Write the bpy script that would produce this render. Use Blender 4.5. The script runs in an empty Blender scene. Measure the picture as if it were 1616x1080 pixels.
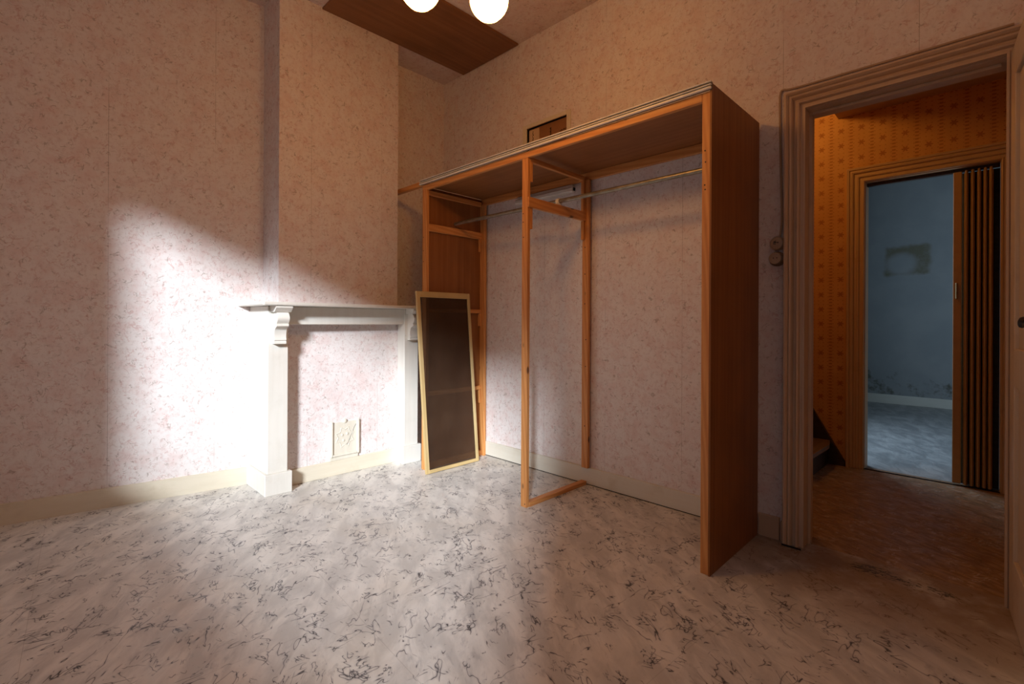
import bpy, bmesh, math, random
from mathutils import Vector, Matrix

random.seed(7)
S = bpy.context.scene
COL = S.collection

# ------------------------------------------------------------------ camera, world, sun, exposure
cam_d = bpy.data.cameras.new('camera')
cam = bpy.data.objects.new('camera', cam_d)
COL.objects.link(cam)
YAW, ROLL = 0.7795, 0.0046
cam.matrix_world = (Matrix.Translation((3.5679, -2.7186, 1.1)) @ Matrix.Rotation(YAW, 4, 'Z')
                    @ Matrix.Rotation(math.pi / 2, 4, 'X') @ Matrix.Rotation(ROLL, 4, 'Z'))
cam_d.sensor_width = 36.0
cam_d.sensor_fit = 'HORIZONTAL'
cam_d.lens = 769.77 / 1616 * 36.0
cam_d.shift_y = -32.5 / 1616
cam_d.clip_start = 0.02
S.camera = cam

SKY_COL, SKY_STR = (0.62, 0.78, 1.0), 0.42
w = bpy.data.worlds.new('sky')
S.world = w
w.use_nodes = True
bg = w.node_tree.nodes['Background']
bg.inputs['Color'].default_value = (*SKY_COL, 1)
bg.inputs['Strength'].default_value = SKY_STR

SUN_DIR = Vector((-1.0, 1.15, -0.62)).normalized()
sun_d = bpy.data.lights.new('sun', 'SUN')
sun_d.energy = 5.7
sun_d.angle = math.radians(8.0)
sun_d.color = (0.88, 0.94, 1.0)
sun = bpy.data.objects.new('sun', sun_d)
COL.objects.link(sun)
sun.rotation_euler = SUN_DIR.to_track_quat('-Z', 'Y').to_euler()
sun.location = (6, -8, 6)

LAMP_COL, LAMP_STR = (1.0, 0.425, 0.088), 41.0
HALL_COL, HALL_STR = (1.0, 0.47, 0.10), 52.0

vs = S.view_settings
S.display_settings.display_device = 'sRGB'
vs.view_transform = 'Standard'
vs.look = 'None'
vs.exposure = 0.0
vs.gamma = 1.0
vs.use_curve_mapping = False

# room measures (metres): corner of the alcove at the origin, wardrobe wall in Y = 0, chimney wall in X = 0
H = 3.25            # ceiling
YF = -3.5           # window wall behind the camera
XR = 3.69           # side wall beside the door
YH = 1.766          # far hall wall, face
YR = 5.67           # far wall of the second room
ZO, XO0, XO1 = 2.155, 2.905, 3.605     # door opening
ZP, XP0, XP1 = 2.165, 2.872, 3.600     # hall door opening
WIN = (1.00, 4.20, 0.78, 2.50)         # main window x0 x1 z0 z1
WIN2 = (2.15, 3.45, 0.55, 2.70)        # second room window y0 y1 z0 z1
X2 = 2.08           # window wall of the second room
HATCH = (1.035, 1.420, 2.16, 2.562)


# ------------------------------------------------------------------ node helpers
class NT:
    def __init__(s, name):
        s.m = bpy.data.materials.new(name)
        s.m.use_nodes = True
        s.t = s.m.node_tree
        s.b = s.t.nodes['Principled BSDF']

    def n(s, kind, **kw):
        nd = s.t.nodes.new(kind)
        for k, v in kw.items():
            setattr(nd, k, v)
        return nd

    def link(s, a, b):
        s.t.links.new(a, b)

    def put(s, inp, v):
        if isinstance(v, bpy.types.NodeSocket):
            s.link(v, inp)
        else:
            inp.default_value = v

    def coord(s, scale=(1, 1, 1), rot=(0, 0, 0), loc=(0, 0, 0), rnd=0.0):
        tc = s.n('ShaderNodeTexCoord')
        src = tc.outputs['Object']
        if any(rot):                       # turn first, then stretch along the turned axes
            m0 = s.n('ShaderNodeMapping')
            s.link(src, m0.inputs['Vector'])
            m0.inputs['Rotation'].default_value = rot
            src = m0.outputs['Vector']
        mp = s.n('ShaderNodeMapping')
        s.link(src, mp.inputs['Vector'])
        mp.inputs['Scale'].default_value = scale
        mp.inputs['Location'].default_value = loc
        out = mp.outputs['Vector']
        if rnd:
            oi = s.n('ShaderNodeObjectInfo')
            va = s.n('ShaderNodeVectorMath', operation='ADD')
            mm = s.math('MULTIPLY', oi.outputs['Random'], rnd)
            s.link(out, va.inputs[0])
            s.link(mm, va.inputs[1])
            out = va.outputs[0]
        return out

    def noise(s, vec, scale, detail=2.0, rough=0.5, dist=0.0):
        nd = s.n('ShaderNodeTexNoise')
        s.link(vec, nd.inputs['Vector'])
        nd.inputs['Scale'].default_value = scale
        nd.inputs['Detail'].default_value = detail
        nd.inputs['Roughness'].default_value = rough
        nd.inputs['Distortion'].default_value = dist
        return nd.outputs['Fac']

    def math(s, op, a, b=0.0, c=0.0, clamp=False):
        nd = s.n('ShaderNodeMath', operation=op)
        nd.use_clamp = clamp
        for i, v in enumerate((a, b, c)):
            if i < len(nd.inputs):
                s.put(nd.inputs[i], v)
        return nd.outputs[0]

    def ramp(s, fac, lo, hi, a=0.0, b=1.0):
        nd = s.n('ShaderNodeMapRange', interpolation_type='SMOOTHSTEP')
        s.put(nd.inputs['Value'], fac)
        nd.inputs['From Min'].default_value = lo
        nd.inputs['From Max'].default_value = hi
        nd.inputs['To Min'].default_value = a
        nd.inputs['To Max'].default_value = b
        return nd.outputs['Result']

    def mix(s, fac, a, b):
        nd = s.n('ShaderNodeMix', data_type='RGBA')
        s.put(nd.inputs[0], fac)
        for i, v in ((6, a), (7, b)):
            if isinstance(v, tuple):
                v = (*v, 1) if len(v) == 3 else v
            s.put(nd.inputs[i], v)
        return nd.outputs[2]

    def line(s, fac, width):          # contour line of a noise field
        return s.ramp(s.math('ABSOLUTE', s.math('SUBTRACT', fac, 0.5)), 0.0, width, 1.0, 0.0)

    def sep(s, vec):
        nd = s.n('ShaderNodeSeparateXYZ')
        s.link(vec, nd.inputs[0])
        return nd.outputs

    def finish(s, color, rough=0.6, spec=0.3, bump=None, strength=0.2, dist=0.002, metal=0.0):
        s.put(s.b.inputs['Base Color'], color if not isinstance(color, tuple) else (*color, 1))
        s.put(s.b.inputs['Roughness'], rough)
        s.b.inputs['Specular IOR Level'].default_value = spec
        s.b.inputs['Metallic'].default_value = metal
        if bump is not None:
            bp = s.n('ShaderNodeBump')
            bp.inputs['Strength'].default_value = strength
            bp.inputs['Distance'].default_value = dist
            s.link(bump, bp.inputs['Height'])
            s.link(bp.outputs['Normal'], s.b.inputs['Normal'])
        return s.m


M = {}


def wallpaper(name, base, seam_axis=None, seam_off=0.0):
    t = NT(name)
    v = t.coord()
    blotch = t.ramp(t.noise(v, 10, 4, .65), .40, .70)
    col = t.mix(blotch, base, tuple(c * k for c, k in zip(base, (.95, .86, .85))))
    fine = t.ramp(t.noise(v, 44, 4, .7), .46, .74)
    col = t.mix(t.math('MULTIPLY', fine, .36), col, (.46, .33, .30))
    # curly printed strokes in two colours
    n1 = t.noise(v, 19, 2, .5, .9)
    m1 = t.ramp(t.noise(v, 30, 2), .51, .62)
    s1 = t.math('MULTIPLY', t.line(n1, .030), m1)
    v2 = t.coord(loc=(3.1, 5.7, 1.3))
    n2 = t.noise(v2, 20, 2, .5, .9)
    m2 = t.ramp(t.noise(v2, 26, 2), .50, .61)
    s2 = t.math('MULTIPLY', t.line(n2, .040), m2)
    col = t.mix(t.math('MULTIPLY', s2, .42), col, (.50, .24, .22))
    col = t.mix(t.math('MULTIPLY', s1, .50), col, (.24, .17, .13))
    if seam_axis is not None:
        p = t.sep(v)[seam_axis]
        q = t.math('FRACT', t.math('DIVIDE', t.math('ADD', p, seam_off), .53))
        d = t.math('ABSOLUTE', t.math('SUBTRACT', q, .5))
        seam = t.ramp(d, 0.0, .0035, 1.0, 0.0)
        seam = t.math('MULTIPLY', seam, t.ramp(t.noise(v, 1.6, 2), .42, .60))
        col = t.mix(t.math('MULTIPLY', seam, .6), col, (.20, .15, .12))
    bmp = t.noise(v, 120, 2)
    M[name] = t.finish(col, .72, .22, bmp, .25, .002)


wallpaper('paper_left', (.80, .755, .745), 1, 2.35 + .265)
wallpaper('paper', (.80, .755, .745), 0, .11)
wallpaper('paper_ceiling', (.70, .62, .60))


def lino():
    t = NT('lino')
    ang = math.radians(35)
    st = t.coord((1.0, 2.6, 1), (0, 0, ang))
    st2 = t.coord((1.0, 2.4, 1), (0, 0, math.radians(-85)), (4.2, 7.7, 0))
    v = t.coord()
    cloud = t.ramp(t.noise(st, 4.0, 5, .62, .5), .36, .66)
    col = t.mix(cloud, (.58, .56, .53), (.78, .755, .71))
    grey = t.ramp(t.noise(st, 7.5, 5, .66, .9), .54, .72)
    col = t.mix(t.math('MULTIPLY', grey, .50), col, (.34, .33, .335))
    warm = t.ramp(t.noise(v, 1.8, 3), .5, .75)
    col = t.mix(t.math('MULTIPLY', warm, .25), col, (.56, .46, .33))
    # dark feathery veins: a crisp core in a faint smudge, broken up by a second field
    st3 = t.coord((1.0, 2.6, 1), (0, 0, math.radians(-15)), (1.7, 3.3, 0))
    for cv, mv, sc, msc, lo, wid, det, dist in ((st, v, 3.6, 6.5, .525, .0085, 3, .15), (st2, v, 4.2, 7.0, .550, .0085, 3, .15),
                                                (st3, st2, 4.4, 6.0, .545, .0080, 3, .2), (st, v, 8.0, 11., .575, .0120, 3, .4)):
        nz = t.noise(cv, sc, det, .60, dist)
        mk = t.noise(mv, msc, 2, .5)
        halo = t.math('MULTIPLY', t.line(nz, wid * 4.0), t.ramp(mk, lo - .02, lo + .10))
        core = t.math('MULTIPLY', t.line(nz, wid), t.ramp(mk, lo, lo + .035))
        col = t.mix(t.math('MULTIPLY', halo, .36), col, (.22, .21, .23))
        col = t.mix(t.math('MULTIPLY', core, .92), col, (.030, .028, .036))
    speck = t.math('MULTIPLY', t.ramp(t.noise(st2, 30, 4, .65), .66, .71), t.ramp(t.noise(v, 6, 2), .48, .58))
    col = t.mix(t.math('MULTIPLY', speck, .85), col, (.05, .048, .055))
    # faint sheet joints
    xyz = t.sep(t.coord((1, 1, 1), (0, 0, math.radians(4))))
    for ax, per in ((0, .92), (1, .92)):
        q = t.math('FRACT', t.math('DIVIDE', t.math('ADD', xyz[ax], .31), per))
        d = t.math('ABSOLUTE', t.math('SUBTRACT', q, .5))
        col = t.mix(t.math('MULTIPLY', t.ramp(d, 0, .0018, 1, 0), .30), col, (.18, .15, .12))
    # dirt trodden in along the hall door
    pos = t.sep(v)
    dd = t.math('ADD', t.math('POWER', t.math('SUBTRACT', pos[0], 3.25), 2.0),
                t.math('MULTIPLY', t.math('POWER', t.math('ADD', pos[1], -.10), 2.0), 1.6))
    dirt = t.math('MULTIPLY', t.ramp(dd, .03, 1.1, 1, 0), t.ramp(t.noise(v, 5, 4, .6), .15, .55))
    col = t.mix(t.math('MULTIPLY', dirt, .88), col, (.25, .15, .078))
    # torn black remnants stuck to the floor in front of the doorway
    for cx_, cy_, rx, ry in ((3.19, -.050, .11, .060), (3.36, -.070, .12, .030)):
        e = t.math('ADD', t.math('POWER', t.math('DIVIDE', t.math('SUBTRACT', pos[0], cx_), rx), 2.0),
                   t.math('POWER', t.math('DIVIDE', t.math('SUBTRACT', pos[1], cy_), ry), 2.0))
        sf = t.math('MULTIPLY', t.ramp(e, .5, 1.2, 1, 0), t.line(t.noise(t.coord((1, 2.2, 1)), 20, 3, .6, .8), .085))
        col = t.mix(t.math('MULTIPLY', sf, .95), col, (.015, .012, .010))
    M['lino'] = t.finish(col, t.ramp(t.noise(v, 9, 4), .3, .7, .36, .52), .32, t.noise(st, 14, 3), .12, .004)


lino()


def hall_lino():
    t = NT('hall_lino')
    v = t.coord((1, 1, 1))
    a = t.ramp(t.noise(t.coord((1, 3.2, 1), (0, 0, .5)), 14, 4, .6, .6), .35, .68)
    col = t.mix(a, (.24, .135, .065), (.40, .25, .13))
    b = t.math('MULTIPLY', t.line(t.noise(t.coord((1, 2.2, 1), (0, 0, -.7)), 13, 3, .6, 1.), .05), t.ramp(t.noise(v, 11, 2), .5, .6))
    col = t.mix(t.math('MULTIPLY', b, .5), col, (.66, .60, .54))
    c = t.math('MULTIPLY', t.line(t.noise(t.coord((2.4, 1, 1), (0, 0, .2)), 11, 3, .6, 1.), .03), t.ramp(t.noise(v, 8, 2), .5, .6))
    col = t.mix(t.math('MULTIPLY', c, .6), col, (.10, .055, .03))
    M['hall_lino'] = t.finish(col, t.ramp(t.noise(v, 12, 4), .3, .7, .30, .55), .4, a, .25, .004)


hall_lino()


def pine(axis):
    t = NT('pine_' + 'xyz'[axis])
    sc = [14, 14, 14]
    sc[axis] = 1.1
    v = t.coord(tuple(sc), rnd=23.0)
    ring = t.n('ShaderNodeTexWave', wave_type='BANDS', bands_direction='DIAGONAL')
    t.link(v, ring.inputs['Vector'])
    ring.inputs['Scale'].default_value = 1.6
    ring.inputs['Distortion'].default_value = 5.0
    ring.inputs['Detail'].default_value = 2.0
    col = t.mix(ring.outputs['Fac'], (.60, .245, .070), (.70, .33, .105))
    fib = t.noise(v, 6.0, 3, .6)
    col = t.mix(t.math('MULTIPLY', t.ramp(fib, .5, .75), .35), col, (.42, .16, .05))
    sk = [9, 9, 9]
    sk[axis] = 4.2
    vk = t.coord(tuple(sk), rnd=17.0)
    vor = t.n('ShaderNodeTexVoronoi', feature='F1')
    t.link(vk, vor.inputs['Vector'])
    vor.inputs['Scale'].default_value = 1.0
    knot = t.ramp(vor.outputs['Distance'], .07, .13, 1, 0)
    col = t.mix(t.math('MULTIPLY', knot, .9), col, (.10, .035, .012))
    M['pine_' + 'xyz'[axis]] = t.finish(col, .48, .4, fib, .15, .001)


for a_ in range(3):
    pine(a_)


def veneer(name, c0, c1, axis, rough=.5):
    t = NT(name)
    sc = [30, 30, 30]
    sc[axis] = .9
    v = t.coord(tuple(sc))
    g = t.noise(v, 1.0, 4, .6)
    g2 = t.noise(t.coord(), 3.0, 3, .6)
    col = t.mix(t.ramp(g, .3, .7), c0, c1)
    col = t.mix(t.math('MULTIPLY', t.ramp(g2, .4, .75), .35), col, tuple(c * .55 for c in c0))
    M[name] = t.finish(col, rough, .4, g, .08, .001)


veneer('hardboard_z', (.25, .088, .022), (.33, .128, .036), 2)
veneer('hardboard_x', (.29, .110, .034), (.36, .148, .050), 0)
veneer('ply_dark', (.20, .082, .030), (.27, .115, .045), 1, .42)
veneer('stair_wood', (.16, .085, .04), (.30, .17, .07), 1, .45)
veneer('dark_stringer', (.035, .022, .014), (.055, .033, .02), 0, .5)
veneer('old_pine_z', (.56, .40, .17), (.66, .50, .25), 2)
veneer('old_pine_y', (.56, .40, .17), (.66, .50, .25), 1)


def paint(name, base, dirtc, amt, rough=.45, axis=2):
    t = NT(name)
    sc = [22, 22, 22]
    sc[axis] = 2.0
    v = t.coord(tuple(sc))
    brush = t.noise(v, 1.4, 3, .6)
    d = t.ramp(t.noise(t.coord(), 5, 5, .68), .52, .80)
    col = t.mix(t.math('MULTIPLY', t.ramp(brush, .35, .75), .12), base, dirtc)
    col = t.mix(t.math('MULTIPLY', d, amt), col, dirtc)
    chip = t.math('MULTIPLY', t.ramp(t.noise(t.coord(), 55, 3, .6), .735, .76), t.ramp(t.noise(t.coord(), 7, 2), .52, .62))
    col = t.mix(t.math('MULTIPLY', chip, .85), col, (.10, .07, .05))
    M[name] = t.finish(col, rough, .4, brush, .10, .001)


paint('white_paint', (.78, .76, .70), (.52, .46, .36), .20)
paint('cream_paint', (.74, .68, .55), (.45, .36, .22), .30, .45, 1)
paint('cream_paint_x', (.72, .69, .60), (.45, .36, .22), .30, .45, 0)
paint('architrave_paint', (.60, .44, .31), (.30, .18, .10), .40)
paint('hall_architrave', (.58, .40, .22), (.28, .15, .07), .40)
paint('door_paint', (.62, .50, .38), (.34, .22, .13), .35)
paint('soot_paint', (.74, .70, .60), (.42, .36, .26), .30)


def plain(name, c, rough=.5, spec=.4, metal=0.0, sc=20, amt=.2, dark=.6):
    t = NT(name)
    g = t.noise(t.coord(), sc, 3, .6)
    col = t.mix(t.math('MULTIPLY', t.ramp(g, .4, .75), amt), c, tuple(x * dark for x in c))
    M[name] = t.finish(col, rough, spec, g, .06, .001, metal)


plain('track_white', (.80, .78, .72), .35)
plain('track_groove', (.16, .13, .10), .6)
plain('lamp_white', (.72, .70, .66), .4)
plain('black', (.012, .011, .010), .45)
plain('dark_matt', (.03, .024, .02), .8, .1)  # near-black matt tone for gap strips, threshold and lamp end cap
plain('cardboard', (.32, .155, .07), .8, .15)
plain('card_pale', (.66, .48, .31), .75, .15)
plain('card_ink', (.035, .022, .015), .8, .1)
plain('glassine', (.30, .22, .19), .3, .4)
plain('bakelite', (.50, .36, .24), .35, .5)
plain('cable_grey', (.46, .34, .24), .5)
plain('brass', (.42, .32, .16), .35, .5, 1.0)
plain('fold_vinyl', (.46, .285, .12), .42, .4)
plain('fold_panel', (.50, .31, .13), .42, .4)
plain('sky_block_tone', (.45, .40, .36), .8, .1)  # only for the added wall that limits the sky light
plain('hall_ceiling', (.52, .34, .18), .7, .2)
plain('nail', (.05, .03, .02), .5, .4)


def rod_metal():
    t = NT('rod_metal')
    v = t.coord((9, 40, 40))
    g = t.ramp(t.noise(v, 2.0, 4, .7), .35, .7)
    col = t.mix(g, (.22, .20, .155), (.42, .39, .32))
    M['rod_metal'] = t.finish(col, .42, .5, None, metal=.75)


rod_metal()


def hall_paper():
    t = NT('hall_paper')
    v = t.coord()
    x, y, z = t.sep(v)
    h = t.math('ADD', x, y)               # one of both is constant on each wall
    col = t.mix(t.ramp(t.noise(v, 4, 3), .35, .7), (.60, .31, .095), (.66, .36, .12))
    # vertical bands every 13 cm holding flowers, with dotted stripes between
    u = t.math('SUBTRACT', t.math('FRACT', t.math('DIVIDE', h, .13)), .5)
    w_ = t.math('SUBTRACT', t.math('FRACT', t.math('DIVIDE', z, .115)), .5)
    r = t.math('SQRT', t.math('ADD', t.math('POWER', t.math('MULTIPLY', u, .13), 2.0), t.math('POWER', t.math('MULTIPLY', w_, .115), 2.0)))
    ang = t.math('ARCTAN2', w_, u)
    pet = t.math('MULTIPLY', t.math('COSINE', t.math('MULTIPLY', ang, 6.0)), .006)
    flower = t.ramp(t.math('SUBTRACT', r, pet), .013, .020, 1, 0)
    col = t.mix(t.math('MULTIPLY', flower, .72), col, (.30, .085, .02))
    du = t.math('ABSOLUTE', t.math('SUBTRACT', t.math('ABSOLUTE', u), .5))
    z2 = t.math('ABSOLUTE', t.math('SUBTRACT', t.math('FRACT', t.math('DIVIDE', z, .024)), .5))
    stripe = t.math('MULTIPLY', t.ramp(du, .06, .10, 1, 0), t.ramp(z2, .18, .30, 1, 0))
    col = t.mix(t.math('MULTIPLY', stripe, .65), col, (.30, .09, .02))
    u3 = t.math('SUBTRACT', t.math('FRACT', t.math('DIVIDE', h, .0325)), .5)
    z3 = t.math('SUBTRACT', t.math('FRACT', t.math('DIVIDE', z, .03)), .5)
    r3 = t.math('ADD', t.math('POWER', u3, 2.0), t.math('POWER', z3, 2.0))
    col = t.mix(t.math('MULTIPLY', t.ramp(r3, .012, .03, 1, 0), .40), col, (.28, .09, .02))
    M['hall_paper'] = t.finish(col, .6, .25, t.noise(v, 90, 2), .15, .002)


hall_paper()


def room_paint():
    t = NT('room_paint')
    v = t.coord()
    x, y, z = t.sep(v)
    col = t.mix(t.ramp(t.noise(v, 3, 4), .35, .7), (.30, .315, .315), (.34, .35, .345))
    # mould creeping up from the skirting
    low = t.ramp(z, .12, .95, 1, 0)
    n = t.noise(v, 5.5, 6, .72)
    th = t.math('SUBTRACT', n, t.math('MULTIPLY', t.math('SUBTRACT', 1.0, low), .36))
    left = t.ramp(x, 2.2, 3.2, .03, -.045)
    mould = t.ramp(t.math('ADD', th, left), .46, .62)
    col = t.mix(t.math('MULTIPLY', mould, .75), col, (.09, .078, .04))
    # rectangular damp mark with a paler middle
    nx = t.math('MULTIPLY', t.math('SUBTRACT', t.noise(v, 7, 3), .5), .10)
    dx = t.math('ABSOLUTE', t.math('ADD', t.math('SUBTRACT', x, 2.735), nx))
    dz = t.math('ABSOLUTE', t.math('ADD', t.math('SUBTRACT', z, 1.95), nx))
    box = t.math('MULTIPLY', t.ramp(dx, .20, .27, 1, 0), t.ramp(dz, .16, .22, 1, 0))
    ddx = t.math('SUBTRACT', x, 2.67)
    ddz = t.math('SUBTRACT', z, 1.90)
    rr = t.math('ADD', t.math('POWER', ddx, 2.0), t.math('POWER', t.math('MULTIPLY', ddz, 1.15), 2.0))
    hole = t.ramp(rr, .008, .045)
    st = t.math('MULTIPLY', t.math('MULTIPLY', box, hole), t.ramp(t.noise(v, 10, 4, .7), .2, .6, .55, 1))
    col = t.mix(t.math('MULTIPLY', st, .72), col, (.15, .12, .045))
    M['room_paint'] = t.finish(col, .8, .15, t.noise(v, 60, 3), .2, .002)
    t2 = NT('room_floor')
    v = t2.coord((1, 2.5, 1), (0, 0, 1.2))
    c = t2.mix(t2.ramp(t2.noise(v, 4, 5, .65, .5), .35, .7), (.22, .225, .225), (.40, .40, .39))
    c = t2.mix(t2.math('MULTIPLY', t2.line(t2.noise(v, 6, 4, .6, 1), .02), .4), c, (.2, .2, .2))
    M['room_floor'] = t2.finish(c, .38, .45, t2.noise(v, 8, 3), .2, .004)


room_paint()


def screen_mesh():
    t = NT('fly_gauze')
    col = t.mix(t.ramp(t.noise(t.coord(), 6, 3), .35, .7), (.055, .030, .018), (.075, .043, .026))
    t.finish(col, .7, .15)
    tr = t.n('ShaderNodeBsdfTransparent')
    mx = t.n('ShaderNodeMixShader')
    mx.inputs[0].default_value = .58
    t.link(tr.outputs[0], mx.inputs[1])
    t.link(t.b.outputs[0], mx.inputs[2])
    t.link(mx.outputs[0], t.t.nodes['Material Output'].inputs['Surface'])
    M['fly_gauze'] = t.m


screen_mesh()


def glow(name, col, strength):
    t = NT(name)
    t.b.inputs['Base Color'].default_value = (.9, .85, .75, 1)
    t.b.inputs['Emission Color'].default_value = (*col, 1)
    t.b.inputs['Emission Strength'].default_value = strength
    M[name] = t.m


glow('lamp_glow', LAMP_COL, LAMP_STR)
glow('hall_glow', HALL_COL, HALL_STR)


# ------------------------------------------------------------------ mesh helpers
def tag(o, label=None, cat=None, group=None, kind=None):
    for k, v in (('label', label), ('category', cat), ('group', group), ('kind', kind)):
        if v:
            o[k] = v
    return o


def box(bm, x0, x1, y0, y1, z0, z1, bev=0.0):
    r = bmesh.ops.create_cube(bm, size=1.0)
    vsx = r['verts']
    for v in vsx:
        v.co = Vector(((x0 + x1) / 2 + v.co.x * abs(x1 - x0), (y0 + y1) / 2 + v.co.y * abs(y1 - y0), (z0 + z1) / 2 + v.co.z * abs(z1 - z0)))
    if bev:
        es = list({e for v in vsx for e in v.link_edges})
        bmesh.ops.bevel(bm, geom=es, offset=bev, segments=1, affect='EDGES')
    return bm


def prism(bm, pts, axis, a0, a1):
    """extrude a 2D polygon along an axis; pts are given in the two other axes in xyz order"""
    def mk(p, a):
        q = list(p)
        q.insert(axis, a)
        return bm.verts.new(q)
    A = [mk(p, a0) for p in pts]
    B = [mk(p, a1) for p in pts]
    n = len(pts)
    bm.faces.new(A)
    bm.faces.new(B[::-1])
    for i in range(n):
        j = (i + 1) % n
        bm.faces.new((A[i], B[i], B[j], A[j]))
    return bm


def lathe(bm, prof, c, axis=(0, 0, 1), seg=28):
    q = Vector(axis).normalized().to_track_quat('Z', 'Y')
    rings = []
    for r, h in prof:
        ring = []
        for i in range(seg):
            a = 2 * math.pi * i / seg
            ring.append(bm.verts.new(Vector(c) + q @ Vector((r * math.cos(a), r * math.sin(a), h))))
        rings.append(ring)
    for a, b in zip(rings, rings[1:]):
        for i in range(seg):
            j = (i + 1) % seg
            bm.faces.new((a[i], a[j], b[j], b[i]))
    bm.faces.new(rings[0][::-1])
    bm.faces.new(rings[-1])
    return bm


def tube(bm, pts, r, seg=10):
    pts = [Vector(p) for p in pts]
    rings = []
    for i, p in enumerate(pts):
        d = (pts[min(i + 1, len(pts) - 1)] - pts[max(i - 1, 0)]).normalized()
        q = d.to_track_quat('Z', 'Y')
        rings.append([bm.verts.new(p + q @ Vector((r * math.cos(2 * math.pi * k / seg), r * math.sin(2 * math.pi * k / seg), 0))) for k in range(seg)])
    for a, b in zip(rings, rings[1:]):
        # align rings
        off = min(range(seg), key=lambda k: (a[0].co - b[k].co).length)
        for k in range(seg):
            bm.faces.new((a[k], a[(k + 1) % seg], b[(k + 1 + off) % seg], b[(k + off) % seg]))
    bm.faces.new(rings[0][::-1])
    bm.faces.new(rings[-1])
    return bm


def smooth_path(pts, n=6):
    pts = [Vector(p) for p in pts]
    out = []
    P = [pts[0]] + pts + [pts[-1]]
    for i in range(1, len(P) - 2):
        for k in range(n):
            t = k / n
            a, b, c, d = P[i - 1], P[i], P[i + 1], P[i + 2]
            out.append(.5 * ((2 * b) + (c - a) * t + (2 * a - 5 * b + 4 * c - d) * t * t + (3 * b - a - 3 * c + d) * t ** 3))
    out.append(pts[-1])
    return out


def obj(name, bm, mat, parent=None, smooth=False):
    bmesh.ops.recalc_face_normals(bm, faces=bm.faces[:])
    if parent is not None:
        L = parent.matrix_world.translation if parent.parent is None else Vector(parent['_o'])
        off = Vector(parent['_o']) if '_o' in parent else L
        bmesh.ops.translate(bm, verts=bm.verts[:], vec=-off)
    me = bpy.data.meshes.new(name)
    bm.to_mesh(me)
    bm.free()
    if smooth:
        for p in me.polygons:
            p.use_smooth = True
        try:
            me.set_sharp_from_angle(angle=math.radians(40))
        except Exception:
            pass
    me.materials.append(M[mat])
    o = bpy.data.objects.new(name, me)
    COL.objects.link(o)
    if parent is not None:
        o.parent = parent
        o['_o'] = tuple(off)
    else:
        o['_o'] = (0.0, 0.0, 0.0)
    return o


def thing(name, label, cat, loc, group=None, kind=None):
    o = bpy.data.objects.new(name, None)
    o.empty_display_size = .1
    COL.objects.link(o)
    o.location = loc
    o['_o'] = tuple(float(c) for c in loc)
    return tag(o, label, cat, group, kind)


def B(*a, **k):
    return box(bmesh.new(), *a, **k)


def struct(name, bm, mat, label, cat):
    return tag(obj(name, bm, mat), label, cat, kind='structure')


def wall_cells(axis, p0, p1, u0, u1, z0, z1, holes):
    """a wall slab between p0 and p1 on `axis`, running u0..u1, with rectangular holes (u0,u1,z0,z1)"""
    us = sorted({u0, u1, *[h[0] for h in holes], *[h[1] for h in holes]})
    zs = sorted({z0, z1, *[h[2] for h in holes], *[h[3] for h in holes]})
    us = [u for u in us if u0 <= u <= u1]
    zs = [z for z in zs if z0 <= z <= z1]
    bm = bmesh.new()
    for a, b in zip(us, us[1:]):
        for c, d in zip(zs, zs[1:]):
            mu, mz = (a + b) / 2, (c + d) / 2
            if any(h[0] < mu < h[1] and h[2] < mz < h[3] for h in holes):
                continue
            if axis == 1:
                box(bm, a, b, p0, p1, c, d)
            else:
                box(bm, p0, p1, a, b, c, d)
    bmesh.ops.remove_doubles(bm, verts=bm.verts[:], dist=1e-5)
    return bm


def portal(name, loc, rot, sx, sy):
    d = bpy.data.lights.new(name, 'AREA')
    d.shape = 'RECTANGLE'
    d.size, d.size_y = sx, sy
    d.cycles.is_portal = True
    o = bpy.data.objects.new(name, d)
    COL.objects.link(o)
    o.location = loc
    o.rotation_euler = rot
    return o


# ------------------------------------------------------------------ the main room
XL0 = -0.30
struct('floor', B(-.5, 4.8, YF - .2, .06, -.1, 0), 'lino', 'pale marbled linoleum floor with dark veins in the empty room', 'floor')
struct('ceiling', B(-.5, 4.8, YF - .2, .15, H, H + .1), 'paper_ceiling', 'papered ceiling of the high empty room', 'ceiling')


def wl(y):
    return (y + 1.56) * .165          # the chimney wall runs slightly out of square


bm = bmesh.new()
prism(bm, [(-.5, YF - .2), (wl(YF - .2), YF - .2), (wl(-1.56), -1.56), (0, 0.15), (-.5, .15)], 2, 0, H)
struct('wall_left', bm, 'paper_left', 'mottled pinkish wallpapered wall with the fireplace, left of the wardrobe', 'wall')
struct('wall_right', wall_cells(1, 0.0, .15, -.0, 4.8, 0, H, [(XO0, XO1, -.1, ZO), HATCH]), 'paper', 'mottled pinkish wallpapered wall behind the wardrobe and around the doorway', 'wall')
struct('wall_front', wall_cells(1, YF - .2, YF, -.5, 4.8, 0, H, [WIN]), 'paper', 'wallpapered window wall behind the viewer', 'wall')
bm = bmesh.new()
box(bm, XR, XR + .1, -1.2, 0, 0, H)
box(bm, XR + .1, 4.7, -1.2, -1.1, 0, H)
box(bm, 4.6, 4.7, YF, -1.2, 0, H)
struct('wall_side', bm, 'paper', 'wallpapered side wall beside the open door at the right edge', 'wall')

# chimney breast: papered upper shaft and the papered infill of the closed fireplace below
CX, CY0, CY1 = .284, -1.54, -.66
ch = thing('chimney_breast', 'wallpapered chimney breast rising above the white mantelpiece', 'chimney breast', (.1, -1.1, 0), kind='structure')
obj('shaft', B(-.02, CX, CY0, CY1, 1.10, H), 'paper_left', ch)
obj('infill_panel', B(-.02, .235, CY0, -.56, 0, 1.10), 'paper_left', ch)

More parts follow.
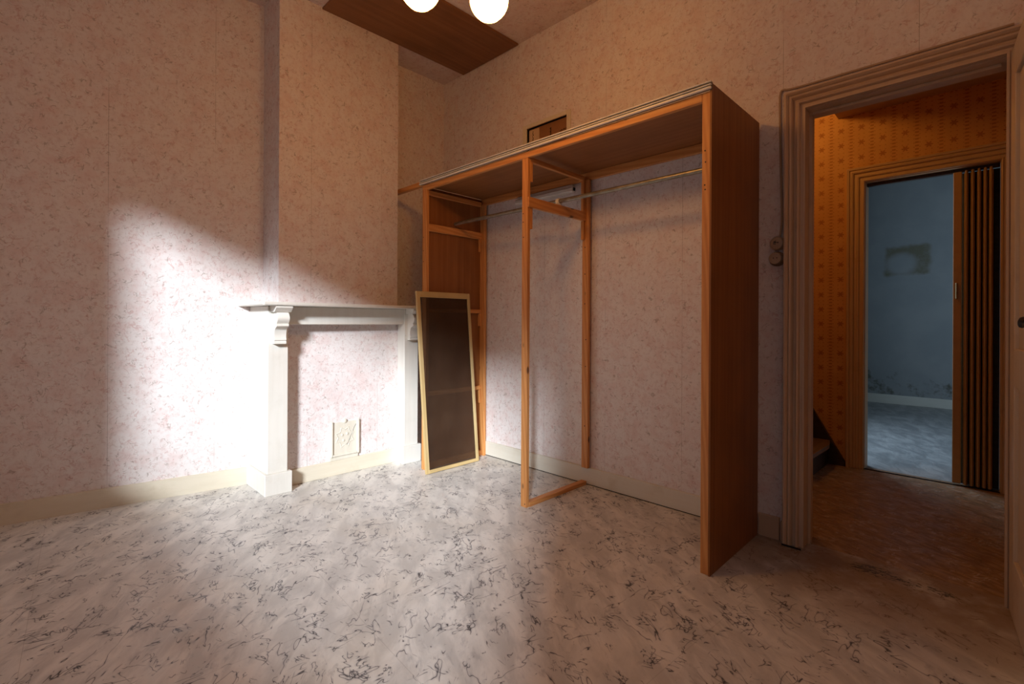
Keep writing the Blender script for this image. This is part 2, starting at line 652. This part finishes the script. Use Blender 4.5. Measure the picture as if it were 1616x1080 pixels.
# baseboards
bm = bmesh.new()
y0b, y1b = YF, -1.636
for q in (0,):
    pts = [(wl(y0b) - .005, y0b), (wl(y0b) + .018, y0b), (wl(y1b) + .018, y1b), (wl(y1b) - .005, y1b)]
    prism(bm, pts, 2, 0, .112)
struct('baseboard_left', bm, 'cream_paint', 'cream painted skirting board under the sunlit left wall', 'baseboard')
bm = B(.232, .250, -1.478, -.645, 0, .105, bev=.003)
struct('baseboard_hearth', bm, 'cream_paint', 'cream skirting board across the closed fireplace opening', 'baseboard')
br = thing('baseboard_right', 'off-white skirting board with a dark gap along the wardrobe wall', 'baseboard', (1.5, 0, 0), kind='structure')
obj('board', B(.0, 2.690, -.018, .002, .006, .116, bev=.002), 'cream_paint_x', br)
obj('gap', B(.0, 2.690, -.012, .002, 0, .006), 'dark_matt', br)
be = thing('baseboard_end', 'short skirting board between the wardrobe side and the door frame', 'baseboard', (2.76, 0, 0), kind='structure')
obj('board', B(2.700, 2.800, -.018, .002, 0, .112, bev=.002), 'architrave_paint', be)
obj('end_block', B(2.806, 2.826, -.020, .002, 0, .100, bev=.002), 'architrave_paint', be)

# window behind the viewer (daylight comes in here)
wn = thing('window_1', 'tall window in the wall behind the viewer', 'window', ((WIN[0] + WIN[1]) / 2, YF, WIN[2]), kind='structure')
obj('sill', B(WIN[0] - .05, WIN[1] + .05, YF - .19, YF + .04, WIN[2] - .03, WIN[2], bev=.003), 'white_paint', wn)
obj('window_frame', B(WIN[0], WIN[0] + .035, YF - .14, YF - .10, WIN[2], WIN[3]), 'white_paint', wn)
obj('window_frame', B(WIN[1] - .035, WIN[1], YF - .14, YF - .10, WIN[2], WIN[3]), 'white_paint', wn)
obj('window_frame', B(WIN[0] + .035, WIN[1] - .035, YF - .14, YF - .10, WIN[3] - .04, WIN[3]), 'white_paint', wn)
struct('sky_block_wall', B(-9, 16, -8.4, -8.0, -3.5, 3.15), 'sky_block_tone', 'added unseen wall across the street limiting sky light at the window', 'wall')  # unseen wall, added to cut the low sky light entering the window
portal('window_portal', ((WIN[0] + WIN[1]) / 2, YF - .02, (WIN[2] + WIN[3]) / 2), (math.radians(90), 0, 0), WIN[1] - WIN[0], WIN[3] - WIN[2])

# ------------------------------------------------------------------ mantelpiece
mt = thing('mantelpiece', 'white painted wooden fireplace surround with shelf and scrolled corbels', 'mantelpiece', (.30, -1.06, 0))
PX = .338
obj('pilaster', B(PX - .10, PX, -1.622, -1.498, .132, 1.19, bev=.003), 'white_paint', mt)
obj('pilaster', B(PX - .10, PX, -.628, -.502, .132, 1.19, bev=.003), 'white_paint', mt)
obj('side_panel', B(-.02, PX - .10, -1.618, -1.545, .0, 1.19), 'white_paint', mt)
obj('side_panel', B(.0, PX - .10, -.560, -.508, .0, 1.19), 'white_paint', mt)
obj('side_plinth', B(-.04, PX - .08, -1.640, -1.6185, 0, .128, bev=.003), 'white_paint', mt)
obj('plinth', B(PX - .079, PX + .020, -1.642, -1.476, 0, .134, bev=.003), 'white_paint', mt)
obj('plinth', B(PX - .10, PX + .020, -.648, -.482, 0, .134, bev=.003), 'white_paint', mt)
obj('frieze', B(PX - .04, PX - .012, -1.498, -.628, 1.073, 1.19, bev=.002), 'white_paint', mt)
bm = bmesh.new()
prism(bm, [(-.03, -1.690), (.440, -1.690), (.455, -1.680), (.455, -.490), (.440, -.480), (CX - .02, -.480), (-.0, -.480)], 2, 1.192, 1.214)
bmesh.ops.bevel(bm, geom=[e for e in bm.edges if abs(e.verts[0].co.z - e.verts[1].co.z) < 1e-6], offset=.004, segments=2, affect='EDGES')
obj('shelf', bm, 'white_paint', mt)


def corbel(yc):
    prof = [(0, .952), (.040, .952), (.040, .962), (.036, .966), (.036, .972), (.042, .976)]
    for i in range(7):                      # lower scroll, hollowing inwards and then sweeping out
        a = i / 6
        prof.append((.042 - .006 * math.sin(a * math.pi), .976 + .060 * a))
    for i in range(1, 6):
        a = i / 5
        prof.append((.042 + .034 * (1 - math.cos(a * math.pi / 2)), 1.036 + .026 * a))
    prof += [(.080, 1.064), (.080, 1.074), (.074, 1.078)]
    for i in range(9):                      # upper belly
        a = i / 8 * math.pi
        prof.append((.072 + .022 * math.sin(a), 1.078 + .072 * i / 8))
    prof += [(.072, 1.152), (.0, 1.152)]
    c = obj('corbel', prism(bmesh.new(), [(PX + x, z) for x, z in prof], 1, yc - .036, yc + .036), 'white_paint', mt, True)
    bm = bmesh.new()
    prism(bm, [(PX - .0, 1.152), (PX + .078, 1.152), (PX + .106, 1.178), (PX + .106, 1.1915), (PX, 1.1915)], 1, yc - .050, yc + .050)
    obj('cap_moulding', bm, 'white_paint', c)


corbel(-1.560)
corbel(-.566)

# soot door on the infill
sd = thing('soot_door', 'small cream painted soot door with embossed star and crack', 'vent cover', (.235, -1.062, .112))
sx = .2345
obj('plate', B(sx, sx + .010, -1.160, -.966, .140, .372, bev=.002), 'soot_paint', sd)
obj('guide_rail', B(sx, sx + .024, -1.172, -1.155, .132, .384, bev=.004), 'soot_paint', sd)
obj('guide_rail', B(sx, sx + .024, -.971, -.954, .132, .382, bev=.004), 'soot_paint', sd)
obj('bottom_rail', B(sx, sx + .022, -1.155, -.971, .132, .148, bev=.004), 'soot_paint', sd)
obj('base_ledge', B(sx, sx + .014, -1.176, -.960, .1055, .131, bev=.002), 'soot_paint', sd)
obj('grip', lathe(bmesh.new(), [(.017, 0), (.017, .010), (.012, .016), (.004, .018)], (sx, -1.063, .377), (1, 0, 0), 14), 'soot_paint', sd, True)
star = bmesh.new()
sc_y, sc_z = -1.063, .262
pts = []
for i in range(16):
    a = math.pi * 2 * i / 16 + math.pi / 8
    r = .072 if i % 2 == 0 else .050
    pts.append((sc_y + r * math.cos(a), sc_z + r * math.sin(a) * 1.05))
for i in range(16):
    p, q = pts[i], pts[(i + 1) % 16]
    tube(star, [(sx + .010, p[0], p[1]), (sx + .010, q[0], q[1])], .0036, 6)
obj('star_relief', star, 'soot_paint', sd)
for dy, dz in ((-.020, .018), (.018, .022), (-.010, -.022)):
    obj('boss', lathe(bmesh.new(), [(.010, 0), (.009, .004), (.005, .0065)], (sx + .0095, sc_y + dy, sc_z + dz), (1, 0, 0), 10), 'soot_paint', sd, True)
bm = bmesh.new()
cr = [(-.978, .345), (-.992, .322), (-1.000, .300), (-1.004, .285), (-1.020, .262), (-1.024, .248), (-1.032, .232), (-1.034, .222), (-1.050, .208)]
for (a, b), (c, d) in zip(cr, cr[1:]):
    tube(bm, [(sx + .0102, a, b), (sx + .0102, c, d)], .0016, 5)
obj('crack', bm, 'black', sd)

# ------------------------------------------------------------------ wardrobe carcass
wd = thing('wardrobe', 'open wooden built-in wardrobe frame with brown hardboard sides and roof', 'wardrobe', (1.6, -.3, 0))
YW = -.613
PT = .024
# left side
obj('side_panel', B(.544, .550, YW + .003, -.020, .004, 2.10), 'hardboard_z', wd)
obj('post', B(.550, .600, YW, YW + PT, 0, 2.0675, bev=.002), 'pine_z', wd)
obj('post', B(.550, .606, -.045, -.021, 0, 2.055, bev=.002), 'pine_z', wd)
for z0, z1, th in ((2.040, 2.075, .022), (1.772, 1.826, .024), (1.165, 1.195, .022), (.540, .572, .022), (.0, .042, .030)):
    obj('cross_batten', B(.5505, .5505 + th, YW + PT + .001, -.046, z0, z1, bev=.002), 'pine_y', wd)
for y0, y1, z0, z1 in ((YW + PT + .0005, YW + PT + .022, 1.655, 1.771), (-.066, -.0455, 1.668, 1.771),
                       (-.066, -.0455, 1.060, 1.164), (-.066, -.0455, .430, .539)):
    obj('support_block', B(.5508, .570, y0, y1, z0, z1, bev=.0015), 'pine_z', wd)
# middle frame
obj('post', B(1.566, 1.612, YW, YW + PT, 0, 2.0675, bev=.002), 'pine_z', wd)
obj('post', B(1.588, 1.640, -.044, -.020, .118, 2.054, bev=.002), 'pine_z', wd)
obj('floor_rail', B(1.574, 1.616, YW + PT + .001, -.021, 0, .026, bev=.002), 'pine_y', wd)
obj('roof_rail', B(1.590, 1.614, YW + PT + .001, -.045, 2.046, 2.074, bev=.002), 'pine_y', wd)
obj('hanger_rail', B(1.596, 1.620, YW + .002, -.030, 1.776, 1.836, bev=.002), 'pine_y', wd)
for y0, y1, z0, z1 in ((YW + PT + .0005, YW + PT + .020, 1.930, 2.045), (YW + PT + .0005, YW + PT + .020, 1.650, 1.775),
                       (-.066, -.0445, 1.838, 2.045), (-.066, -.0445, 1.650, 1.775)):
    obj('support_block', B(1.592, 1.613, y0, y1, z0, z1, bev=.0015), 'pine_z', wd)
# right side
obj('side_panel', B(2.690, 2.698, YW - .004, -.0185, .0, 2.136), 'hardboard_z', wd)
obj('post', B(2.654, 2.690, YW, YW + PT, 0, 2.105, bev=.002), 'pine_z', wd)
obj('post', B(2.640, 2.690, -.045, -.021, 0, 2.054, bev=.002), 'pine_z', wd)
# roof
obj('roof_panel', B(.544, 2.690, YW + PT, -.002, 2.106, 2.112), 'hardboard_x', wd)
obj('front_rail', B(.545, 2.654, YW, YW + PT, 2.068, 2.1055, bev=.002), 'pine_x', wd)
obj('back_rail', B(.545, 2.690, -.030, -.0035, 2.055, 2.105, bev=.002), 'pine_x', wd)
tr = obj('curtain_track', B(.535, 2.700, YW - .012, YW - .0005, 2.107, 2.139, bev=.001), 'track_groove', wd)
for z0, z1 in ((2.1065, 2.116), (2.1215, 2.127), (2.1345, 2.140)):
    obj('track_lip', B(.534, 2.702, YW - .024, YW - .011, z0, z1, bev=.002), 'track_white', tr)
# dark nail heads on the posts and rails
for (x, z) in ((.563, 1.72), (.563, 1.62), (.563, 1.54), (1.578, 1.74), (1.578, 1.69), (1.580, 1.60), (1.600, .02), (2.668, 1.85), (2.670, 1.80), (2.667, 1.70), (2.669, 1.68)):
    obj('nail_head', lathe(bmesh.new(), [(.0035, 0), (.0035, .0012)], (x, YW - .0002, z), (0, -1, 0), 8), 'nail', wd)
for (x, z) in ((1.612, 1.60), (1.612, 1.42), (1.622, .98), (1.620, .80), (1.615, .40), (1.612, 1.22)):
    obj('nail_head', lathe(bmesh.new(), [(.004, 0), (.004, .0012)], (x, -.0442, z), (0, -1, 0), 8), 'nail', wd)

# hanging rail on its saddle
hr = thing('clothes_rail', 'grey metal clothes rail running through the open wardrobe', 'clothes rail', (1.6, -.325, 1.836))
obj('tube', lathe(bmesh.new(), [(.0135, 0), (.0135, 2.070)], (.574, -.325, 1.8585), (1, 0, 0), 16), 'rod_metal', hr, True)
bm = bmesh.new()
lathe(bm, [(.019, 0), (.019, .022)], (1.600, -.325, 1.8585), (1, 0, 0), 16)
box(bm, 1.600, 1.618, -.352, -.298, 1.8362, 1.842)
obj('saddle', bm, 'track_white', hr)

# batten from alcove to wardrobe roof
bt = obj('wooden_batten', B(.0, .575, -.600, -.566, 2.1125, 2.146, bev=.002), 'pine_x')
tag(bt, 'brown wooden batten bridging chimney alcove and wardrobe roof corner', 'batten')

# ------------------------------------------------------------------ leaning gauze screen
LEAN = math.atan2(.078, 1.316)
sc = thing('screen_frame', 'pale wooden frame with dark brown gauze leaning inside the wardrobe end', 'screen', (.700, -.425, 0))
FW, FH, FT = .498, 1.318, .018
f_ = .030


def leanbox(y0, y1, z0, z1, x0=-FT, x1=0.0, bev=.0015):
    bm = B(x0, x1, y0, y1, z0, z1, bev=bev)
    Mx = Matrix.Translation((.700, -.425, 0)) @ Matrix.Rotation(-LEAN, 4, 'Y') @ Matrix(((1, 0, 0, 0), (0, 1, -.030, 0), (0, 0, 1, 0), (0, 0, 0, 1)))
    bmesh.ops.transform(bm, matrix=Mx, verts=bm.verts[:])
    return bm


hw = FW / 2
obj('stile', leanbox(-hw, -hw + f_, .006, FH), 'old_pine_z', sc)
obj('stile', leanbox(hw - f_ * .8, hw, .006, FH), 'old_pine_z', sc)
obj('rail', leanbox(-hw + f_, hw - f_ * .8, FH - .042, FH), 'old_pine_y', sc)
obj('rail', leanbox(-hw + f_, hw - f_ * .8, .006, .030), 'old_pine_y', sc)
obj('gauze', leanbox(-hw + f_ - .004, hw - f_ * .8 + .004, .026, FH - .038, -.011, -.009, 0), 'fly_gauze', sc)

# ------------------------------------------------------------------ fluorescent batten lamp on the wall
fl = thing('strip_light', 'white unlit strip light fixed under the wardrobe roof on the wall', 'strip light', (1.25, 0, 1.98))
obj('mounting_batten', B(.960, 1.490, -.030, -.0008, 2.004, 2.052, bev=.003), 'lamp_white', fl)
obj('diffuser', B(.965, 1.520, -.066, -.0305, 1.990, 2.022, bev=.006), 'lamp_white', fl)
obj('end_cap', B(1.5202, 1.524, -.060, -.038, 1.996, 2.018, bev=.001), 'dark_matt', fl)

# ------------------------------------------------------------------ wall hatch above the wardrobe
hx0, hx1, hz0, hz1 = HATCH
ha = thing('wall_hatch', 'cream framed hatch closed with cardboard in wall above the wardrobe', 'hatch', ((hx0 + hx1) / 2, 0, hz0), kind=None)
for a in ((hx0 - .040, hx0, hz0, hz1 + .030), (hx1, hx1 + .034, hz0, hz1 + .030)):
    obj('frame_stile', B(a[0], a[1], -.010, .06, a[2], a[3], bev=.002), 'cream_paint', ha)
obj('frame_head', B(hx0, hx1, -.010, .06, hz1, hz1 + .030, bev=.002), 'cream_paint', ha)
obj('frame_sill', B(hx0, hx1, -.010, .06, hz0 - .03, hz0, bev=.002), 'cream_paint', ha)
cb = obj('cardboard_panel', B(hx0, hx1, .024, .030, hz0, hz1), 'cardboard', ha)
pc = obj('pale_card', B(hx0 + .004, hx0 + .105, .018, .0235, hz0, hz1 - .008), 'card_pale', ha)


def ink(parent, x, z, w_, h_, y):
    obj('print_mark', B(x, x + w_, y - .0006, y, z, z + h_), 'card_ink', parent)


for i in range(6):
    ink(pc, hx0 + .038 + (i % 2) * .003, 2.472 + i * .012, .009 - (i % 3) * .002, .009, .018)
for i in range(5):
    ink(cb, hx0 + .205 + (i % 2) * .004, 2.468 + i * .012, .014 - (i % 2) * .004, .009, .024)
xx = hx0 + .290
for i in range(9):
    ink(cb, xx, 2.448 + i * .0012, .006 if i % 2 else .004, .020, .024)
    ink(cb, xx - .002, 2.458 if i % 2 else 2.450, .009, .004, .024)
    xx += .0105
xx = hx0 + .300
for i in range(7):
    ink(cb, xx, 2.474 + i * .001, .007, .010 if i % 2 else .006, .024)
    xx += .011
obj('tape', B(hx0 + .11, hx1 - .10, .0225, .0238, 2.40, 2.452), 'glassine', ha)

# ------------------------------------------------------------------ ceiling board and pendant lamp
cbd = obj('ceiling_board', B(.286, .948, -1.262, -.012, H - .016, H - .002, bev=.002), 'ply_dark')
tag(cbd, 'dark brown plywood board fixed flat on the ceiling by the chimney', 'board')

G1, G2 = Vector((1.935, -1.596, 2.43)), Vector((2.076, -1.353, 2.43))
gc = (G1 + G2) / 2
pl = thing('pendant_lamp', 'lit ceiling lamp with two white glass globes', 'lamp', (gc.x, gc.y, 2.33))
obj('ceiling_rose', lathe(bmesh.new(), [(.05, 0), (.05, .012), (.03, .035), (.008, .045)], (gc.x, gc.y, H), (0, 0, -1), 20), 'brass', pl, True)
obj('stem', lathe(bmesh.new(), [(.007, 0), (.007, .62)], (gc.x, gc.y, H - .04 - .62), (0, 0, 1), 12), 'brass', pl, True)
d_ = (G2 - G1)
obj('hub', lathe(bmesh.new(), [(.012, 0), (.028, .012), (.028, .035), (.012, .05)], (gc.x, gc.y, 2.565), (0, 0, 1), 18), 'brass', pl, True)
for g in (G1, G2):
    top = g + Vector((0, 0, .105))
    mid = gc + Vector((0, 0, .155))
    arm = obj('arm', tube(bmesh.new(), smooth_path([mid, mid.lerp(top, .5) + Vector((0, 0, .028)), mid.lerp(top, .88) + Vector((0, 0, .018)), top]), .006, 8), 'brass', pl, True)
    obj('gallery', lathe(bmesh.new(), [(.036, 0), (.036, .022), (.012, .034)], (g.x, g.y, g.z + .070), (0, 0, 1), 18), 'brass', arm, True)
    prof = [(.010, -.0800), (.028, -.0770), (.044, -.0690), (.054, -.0590), (.0575, -.0555)]
    for i in range(12):
        a = math.radians(-41 + i * (41 + 62) / 11)
        prof.append((.0800 * math.cos(a), .0800 * math.sin(a)))
    obj('globe', lathe(bmesh.new(), prof, g, (0, 0, 1), 32), 'lamp_glow', pl, True)


# ------------------------------------------------------------------ door frames
def architrave(name, label, x0, x1, zt, y, prof, mat, wallside=-1):
    """prof: (outward offset from the opening, depth off the wall) polyline, mitred round three sides"""
    t = thing(name, label, 'door frame', (x0, y, 0), kind='structure')

    def sec(corner):
        out = []
        for u, d in prof:
            if corner == 'bl': p = (x0 - u, y - d, 0)
            if corner == 'tl': p = (x0 - u, y - d, zt + u)
            if corner == 'tr': p = (x1 + u, y - d, zt + u)
            if corner == 'br': p = (x1 + u, y - d, 0)
            out.append(p)
        return out
    for nm, a, b in (('jamb_moulding', 'bl', 'tl'), ('head_moulding', 'tl', 'tr'), ('jamb_moulding', 'tr', 'br')):
        bm = bmesh.new()
        A = [bm.verts.new(p) for p in sec(a)]
        Bv = [bm.verts.new(p) for p in sec(b)]
        n = len(A)
        for i in range(n):
            j = (i + 1) % n
            bm.faces.new((A[i], A[j], Bv[j], Bv[i]))
        bm.faces.new(A[::-1])
        bm.faces.new(Bv)
        obj(nm, bm, mat, t)
    return t


prof1 = [(0, 0), (0, .020), (.004, .026), (.008, .026), (.010, .021), (.020, .021), (.024, .030), (.030, .033), (.034, .030), (.036, .026),
         (.048, .024), (.052, .030), (.056, .036), (.062, .038), (.067, .034), (.069, .040), (.076, .047), (.083, .047), (.087, .040), (.087, 0)]
t1 = architrave('trim_1', 'moulded brownish cream door frame right of the wardrobe', XO0 + .005, XO1 - .005, ZO - .005, 0, [(u, d if d in (0, .021, .024, .026) else d * 1.3) for u, d in prof1], 'architrave_paint')
# reveal lining with a stop bead
obj('lining', B(XO0 - .004, XO0 + .004, .0005, .150, 0, ZO), 'architrave_paint', t1)
obj('lining', B(XO1 - .004, XO1 + .004, .0005, .150, 0, ZO), 'architrave_paint', t1)
obj('lining', B(XO0 + .004, XO1 - .004, .0005, .150, ZO - .008, ZO), 'architrave_paint', t1)
obj('door_stop', B(XO0 + .0045, XO0 + .018, .050, .080, 0, ZO - .009), 'architrave_paint', t1)
obj('door_stop', B(XO0 + .019, XO1 - .019, .050, .080, ZO - .022, ZO - .009), 'architrave_paint', t1)
obj('foot_gap', B(XO0 - .081, XO0 + .004, -.0640, -.0625, 0, .009), 'dark_matt', t1)

# open door leaf at the right edge of the picture
dl = thing('door_1', 'open painted panel door with black handle at the right picture edge', 'door', (3.612, -.01, 0), kind='structure')
aD = math.atan2(.070, .80)
Md = Matrix.Translation((3.612, -.052, .008)) @ Matrix.Rotation(-math.pi / 2 + aD, 4, 'Z')


def leaf(x0, x1, y0, y1, z0, z1, bev=.002):
    bm = B(x0, x1, y0, y1, z0, z1, bev=bev)
    bmesh.ops.transform(bm, matrix=Md, verts=bm.verts[:])
    return bm


DW, DH = .80, 2.13
obj('stile', leaf(0, .10, 0, .038, 0, DH), 'door_paint', dl)
obj('stile', leaf(DW - .10, DW, 0, .038, 0, DH), 'door_paint', dl)
for z0, z1 in ((0, .22), (.86, 1.00), (DH - .12, DH)):
    obj('rail', leaf(.1005, DW - .1005, 0, .038, z0, z1), 'door_paint', dl)
for z0, z1 in ((.2205, .8595), (1.0005, DH - .1205)):
    obj('panel', leaf(.101, DW - .101, .012, .026, z0, z1), 'door_paint', dl)
hb = bmesh.new()
lathe(hb, [(.010, 0), (.010, .035), (.013, .040)], (DW - .075, 0, 1.10), (0, -1, 0), 12)
tube(hb, smooth_path([(DW - .075, -.042, 1.10), (DW - .11, -.046, 1.103), (DW - .15, -.044, 1.098), (DW - .185, -.040, 1.088)]), .009, 8)
bmesh.ops.transform(hb, matrix=Md, verts=hb.verts[:])
obj('handle', hb, 'black', dl, True)
hb = B(DW - .098, DW - .052, -.004, -.0003, 1.02, 1.18, bev=.002)
bmesh.ops.transform(hb, matrix=Md, verts=hb.verts[:])
obj('handle_plate', hb, 'black', dl)

# ------------------------------------------------------------------ round sockets and cable
so = thing('wall_socket', 'round brownish wall socket with chipped black centre, upper of two beside door frame', 'socket', (2.784, 0, 1.470))
obj('base', lathe(bmesh.new(), [(.036, .0005), (.036, .012), (.033, .018), (.028, .024), (.010, .026)], (2.784, 0, 1.502), (0, -1, 0), 24), 'bakelite', so, True)
for dx, dz, r in ((-.010, .006, .0042), (-.003, .004, .0034), (-.012, -.002, .0030), (.006, .003, .0036), (-.006, -.004, .0026), (-.005, .011, .0026)):
    obj('hole', lathe(bmesh.new(), [(r, .0), (r, .0012)], (2.784 + dx, -.0252, 1.502 + dz), (0, -1, 0), 10), 'black', so)
s2 = thing('wall_socket', 'round two-hole wall socket on a dark block, lower of two beside door frame', 'socket', (2.784, 0, 1.385))
obj('wood_block', lathe(bmesh.new(), [(.037, .0005), (.037, .016), (.034, .020)], (2.783, 0, 1.424), (0, -1, 0), 28), 'stair_wood', s2, True)
obj('face', lathe(bmesh.new(), [(.031, .020), (.031, .030), (.028, .036), (.022, .036), (.020, .032), (.005, .032)], (2.780, 0, 1.426), (0, -1, 0), 28), 'bakelite', s2, True)
for dx in (-.008, .008):
    obj('hole', lathe(bmesh.new(), [(.0026, 0), (.0026, .0012)], (2.780 + dx, -.0320, 1.427), (0, -1, 0), 10), 'black', s2)
bm = bmesh.new()
tube(bm, smooth_path([(2.794, -.007, 1.530), (2.800, -.007, 1.575), (2.803, -.007, 1.65), (2.796, -.007, 1.93), (2.792, -.007, 2.20), (2.795, -.007, 2.262),
                      (2.810, -.007, 2.276), (2.86, -.007, 2.268), (3.15, -.007, 2.266), (3.62, -.007, 2.264)]), .0055, 8)
tag(obj('power_cable', bm, 'cable_grey', None, True), 'painted cable running from the round sockets up and over the door frame', 'cable')

# ------------------------------------------------------------------ the hall
struct('floor_hall', B(1.0, 4.4, .06, YH + .06, -.1, -.001), 'hall_lino', 'worn brown hall floor beyond the open doorway', 'floor')
struct('wall_hall_far', wall_cells(1, YH, YH + .12, 1.0, 4.4, 0, 4.4, [(XP0, XP1, -.1, ZP)]), 'hall_paper', 'orange patterned wallpaper on the far hall wall', 'wall')
struct('wall_hall_near', wall_cells(1, .1505, .165, 1.0, 4.4, 0, 4.4, [(XO0, XO1, -.1, ZO)]), 'hall_paper', 'orange papered near side of the hall', 'wall')
bm = bmesh.new()
box(bm, .9, 1.0, .15, YH + .12, 0, 4.4)
box(bm, 4.3, 4.4, .165, YH, 0, 4.4)
struct('wall_hall_ends', bm, 'hall_paper', 'orange papered ends of the hall', 'wall')
bm = bmesh.new()
box(bm, 2.70, 4.4, .165, YH, 2.69, 2.80)
box(bm, .9, 4.4, .0, YH + .12, 4.4, 4.5)
struct('ceiling_hall', bm, 'hall_ceiling', 'low brown hall ceiling beside the stairwell', 'ceiling')
prof2 = [(0, 0), (0, .016), (.006, .020), (.014, .016), (.030, .016), (.036, .024), (.046, .026), (.052, .020), (.066, .020), (.072, .030), (.084, .034),
         (.092, .028), (.098, .036), (.110, .038), (.116, .030), (.116, 0)]
t2 = architrave('trim_2', 'moulded brown door frame across the hall around the folding door', XP0, XP1, ZP, YH, [(u * .95 if u else 0, d) for u, d in prof2], 'hall_architrave')
obj('lining', B(XP0 - .003, XP0 + .005, YH + .0005, YH + .12, 0, ZP), 'hall_architrave', t2)
obj('lining', B(XP1 - .005, XP1 + .003, YH + .0005, YH + .12, 0, ZP), 'hall_architrave', t2)
obj('lining', B(XP0 + .005, XP1 - .005, YH + .0005, YH + .12, ZP - .006, ZP), 'hall_architrave', t2)
obj('threshold', B(XP0, XP1, YH - .006, YH + .010, -.001, .004), 'dark_matt', t2)

# folding door pushed to the right of the second opening
fd = thing('folding_door', 'brown accordion folding door pushed to the right of the hall doorway', 'folding door', (3.48, YH + .06, 0))
obj('track', B(XP0 + .006, XP1 - .006, YH + .040, YH + .075, ZP - .030, ZP - .007, bev=.002), 'dark_stringer', fd)
lp = obj('leading_panel', B(3.366, 3.410, YH + .010, YH + .052, .012, ZP - .034, bev=.003), 'fold_panel', fd)
obj('handle', B(3.380, 3.390, YH - .012, YH + .0095, 1.265, 1.375, bev=.004), 'brass', lp)
for i, x in enumerate((3.432, 3.463, 3.494, 3.524, 3.551)):
    bm = bmesh.new()
    prof = []
    for k in range(14):
        a = 2 * math.pi * k / 14
        prof.append((x + .0125 * math.cos(a), YH + .040 + .046 * math.sin(a)))
    prism(bm, prof, 2, .012, ZP - .048)
    top = [(x + .0085 * math.cos(2 * math.pi * k / 14), YH + .040 + .040 * math.sin(2 * math.pi * k / 14)) for k in range(14)]
    prism(bm, top, 2, ZP - .048, ZP - .031)
    obj('fold', bm, 'fold_vinyl', fd, True)
obj('pleat_light_block', B(3.400, XP1 - .0055, YH + .0870, YH + .0930, .001, ZP - .031), 'dark_stringer', fd)  # sheet added behind the folds, widened to block light leaks

# stairs rising to the left in the hall
stt = thing('staircase', 'dark wooden stairs rising to the left in the hall', 'stairs', (2.5, 1.2, 0))
bm = bmesh.new()
prism(bm, [(2.755, 0), (2.755, .035), (2.10, 1.20), (1.60, 2.09), (1.40, 2.09), (2.55, 0)], 1, YH - .034, YH - .002)
obj('stringer', bm, 'dark_stringer', stt)
for i in range(7):
    x1 = 2.690 - .150 * i
    z = .185 * (i + 1)
    bm = bmesh.new()
    prism(bm, [(x1 - .23, 1.15 if i < 1 else .60), (x1 - .015, 1.15 if i < 1 else .60), (x1, YH - .20), (x1 - .03, YH - .036), (x1 - .23, YH - .036)], 2, z - .030, z)
    obj('tread', bm, 'stair_wood', stt)
    obj('riser', B(x1 - .060, x1 - .045, 1.17 if i < 1 else .62, YH - .038, z - .185, z - .031), 'dark_stringer', stt)

# hall lamp over the stairs
hl = thing('hall_lamp', 'lit globe lamp over the stairwell', 'lamp', (2.25, .95, 2.80))
obj('stem', lathe(bmesh.new(), [(.008, 0), (.008, 1.47)], (2.25, .95, 2.93), (0, 0, 1), 10), 'brass', hl, True)
obj('globe', lathe(bmesh.new(), [(.02, -.085), (.06, -.062), (.085, -.02), (.085, .02), (.06, .062), (.035, .078)], (2.25, .95, 2.85), (0, 0, 1), 20), 'hall_glow', hl, True)

# ------------------------------------------------------------------ the second room
struct('floor_bedroom', B(1.9, 4.7, YH + .06, YR + .2, -.1, 0), 'room_floor', 'grey blue floor of the daylit room beyond the hall', 'floor')
struct('wall_bedroom_far', B(1.9, 4.7, YR, YR + .1, 0, 3.3), 'room_paint', 'pale grey wall with mould and a damp mark in the far room', 'wall')
struct('wall_bedroom_window', wall_cells(0, X2 - .10, X2, YH + .136, YR, 0, 3.3, [WIN2]), 'room_paint', 'window wall of the far room', 'wall')
struct('wall_bedroom_side', B(4.6, 4.7, YH + .121, YR, 0, 3.3), 'room_paint', 'right wall of the far room', 'wall')
struct('wall_bedroom_near', wall_cells(1, YH + .1205, YH + .135, 1.9, 4.7, 0, 3.3, [(XP0, XP1, -.1, ZP)]), 'room_paint', 'near wall of the far room around the doorway', 'wall')
struct('ceiling_bedroom', B(1.9, 4.7, YH + .121, YR + .1, 3.3, 3.4), 'room_paint', 'ceiling of the far room', 'ceiling')
struct('baseboard_bedroom', B(X2, 4.6, YR - .018, YR - .0005, 0, .122, bev=.003), 'cream_paint_x', 'grey skirting board under the mouldy far wall', 'baseboard')
w2 = thing('window_2', 'window lighting the far room', 'window', (X2, (WIN2[0] + WIN2[1]) / 2, WIN2[2]), kind='structure')
obj('sill', B(X2 - .10, X2 + .04, WIN2[0] - .04, WIN2[1] + .04, WIN2[2] - .03, WIN2[2], bev=.003), 'white_paint', w2)
obj('mullion', B(X2 - .08, X2 - .05, 2.77, 2.83, WIN2[2], WIN2[3]), 'white_paint', w2)
wd2 = portal('window_daylight', (X2 - .02, (WIN2[0] + WIN2[1]) / 2, (WIN2[2] + WIN2[3]) / 2), (math.radians(90), 0, math.radians(-90)), WIN2[1] - WIN2[0], WIN2[3] - WIN2[2])
wd2.data.cycles.is_portal = False
wd2.data.energy = 44.0
wd2.data.color = (0.58, 0.78, 1.0)

for o in bpy.data.objects:
    if '_o' in o:
        del o['_o']
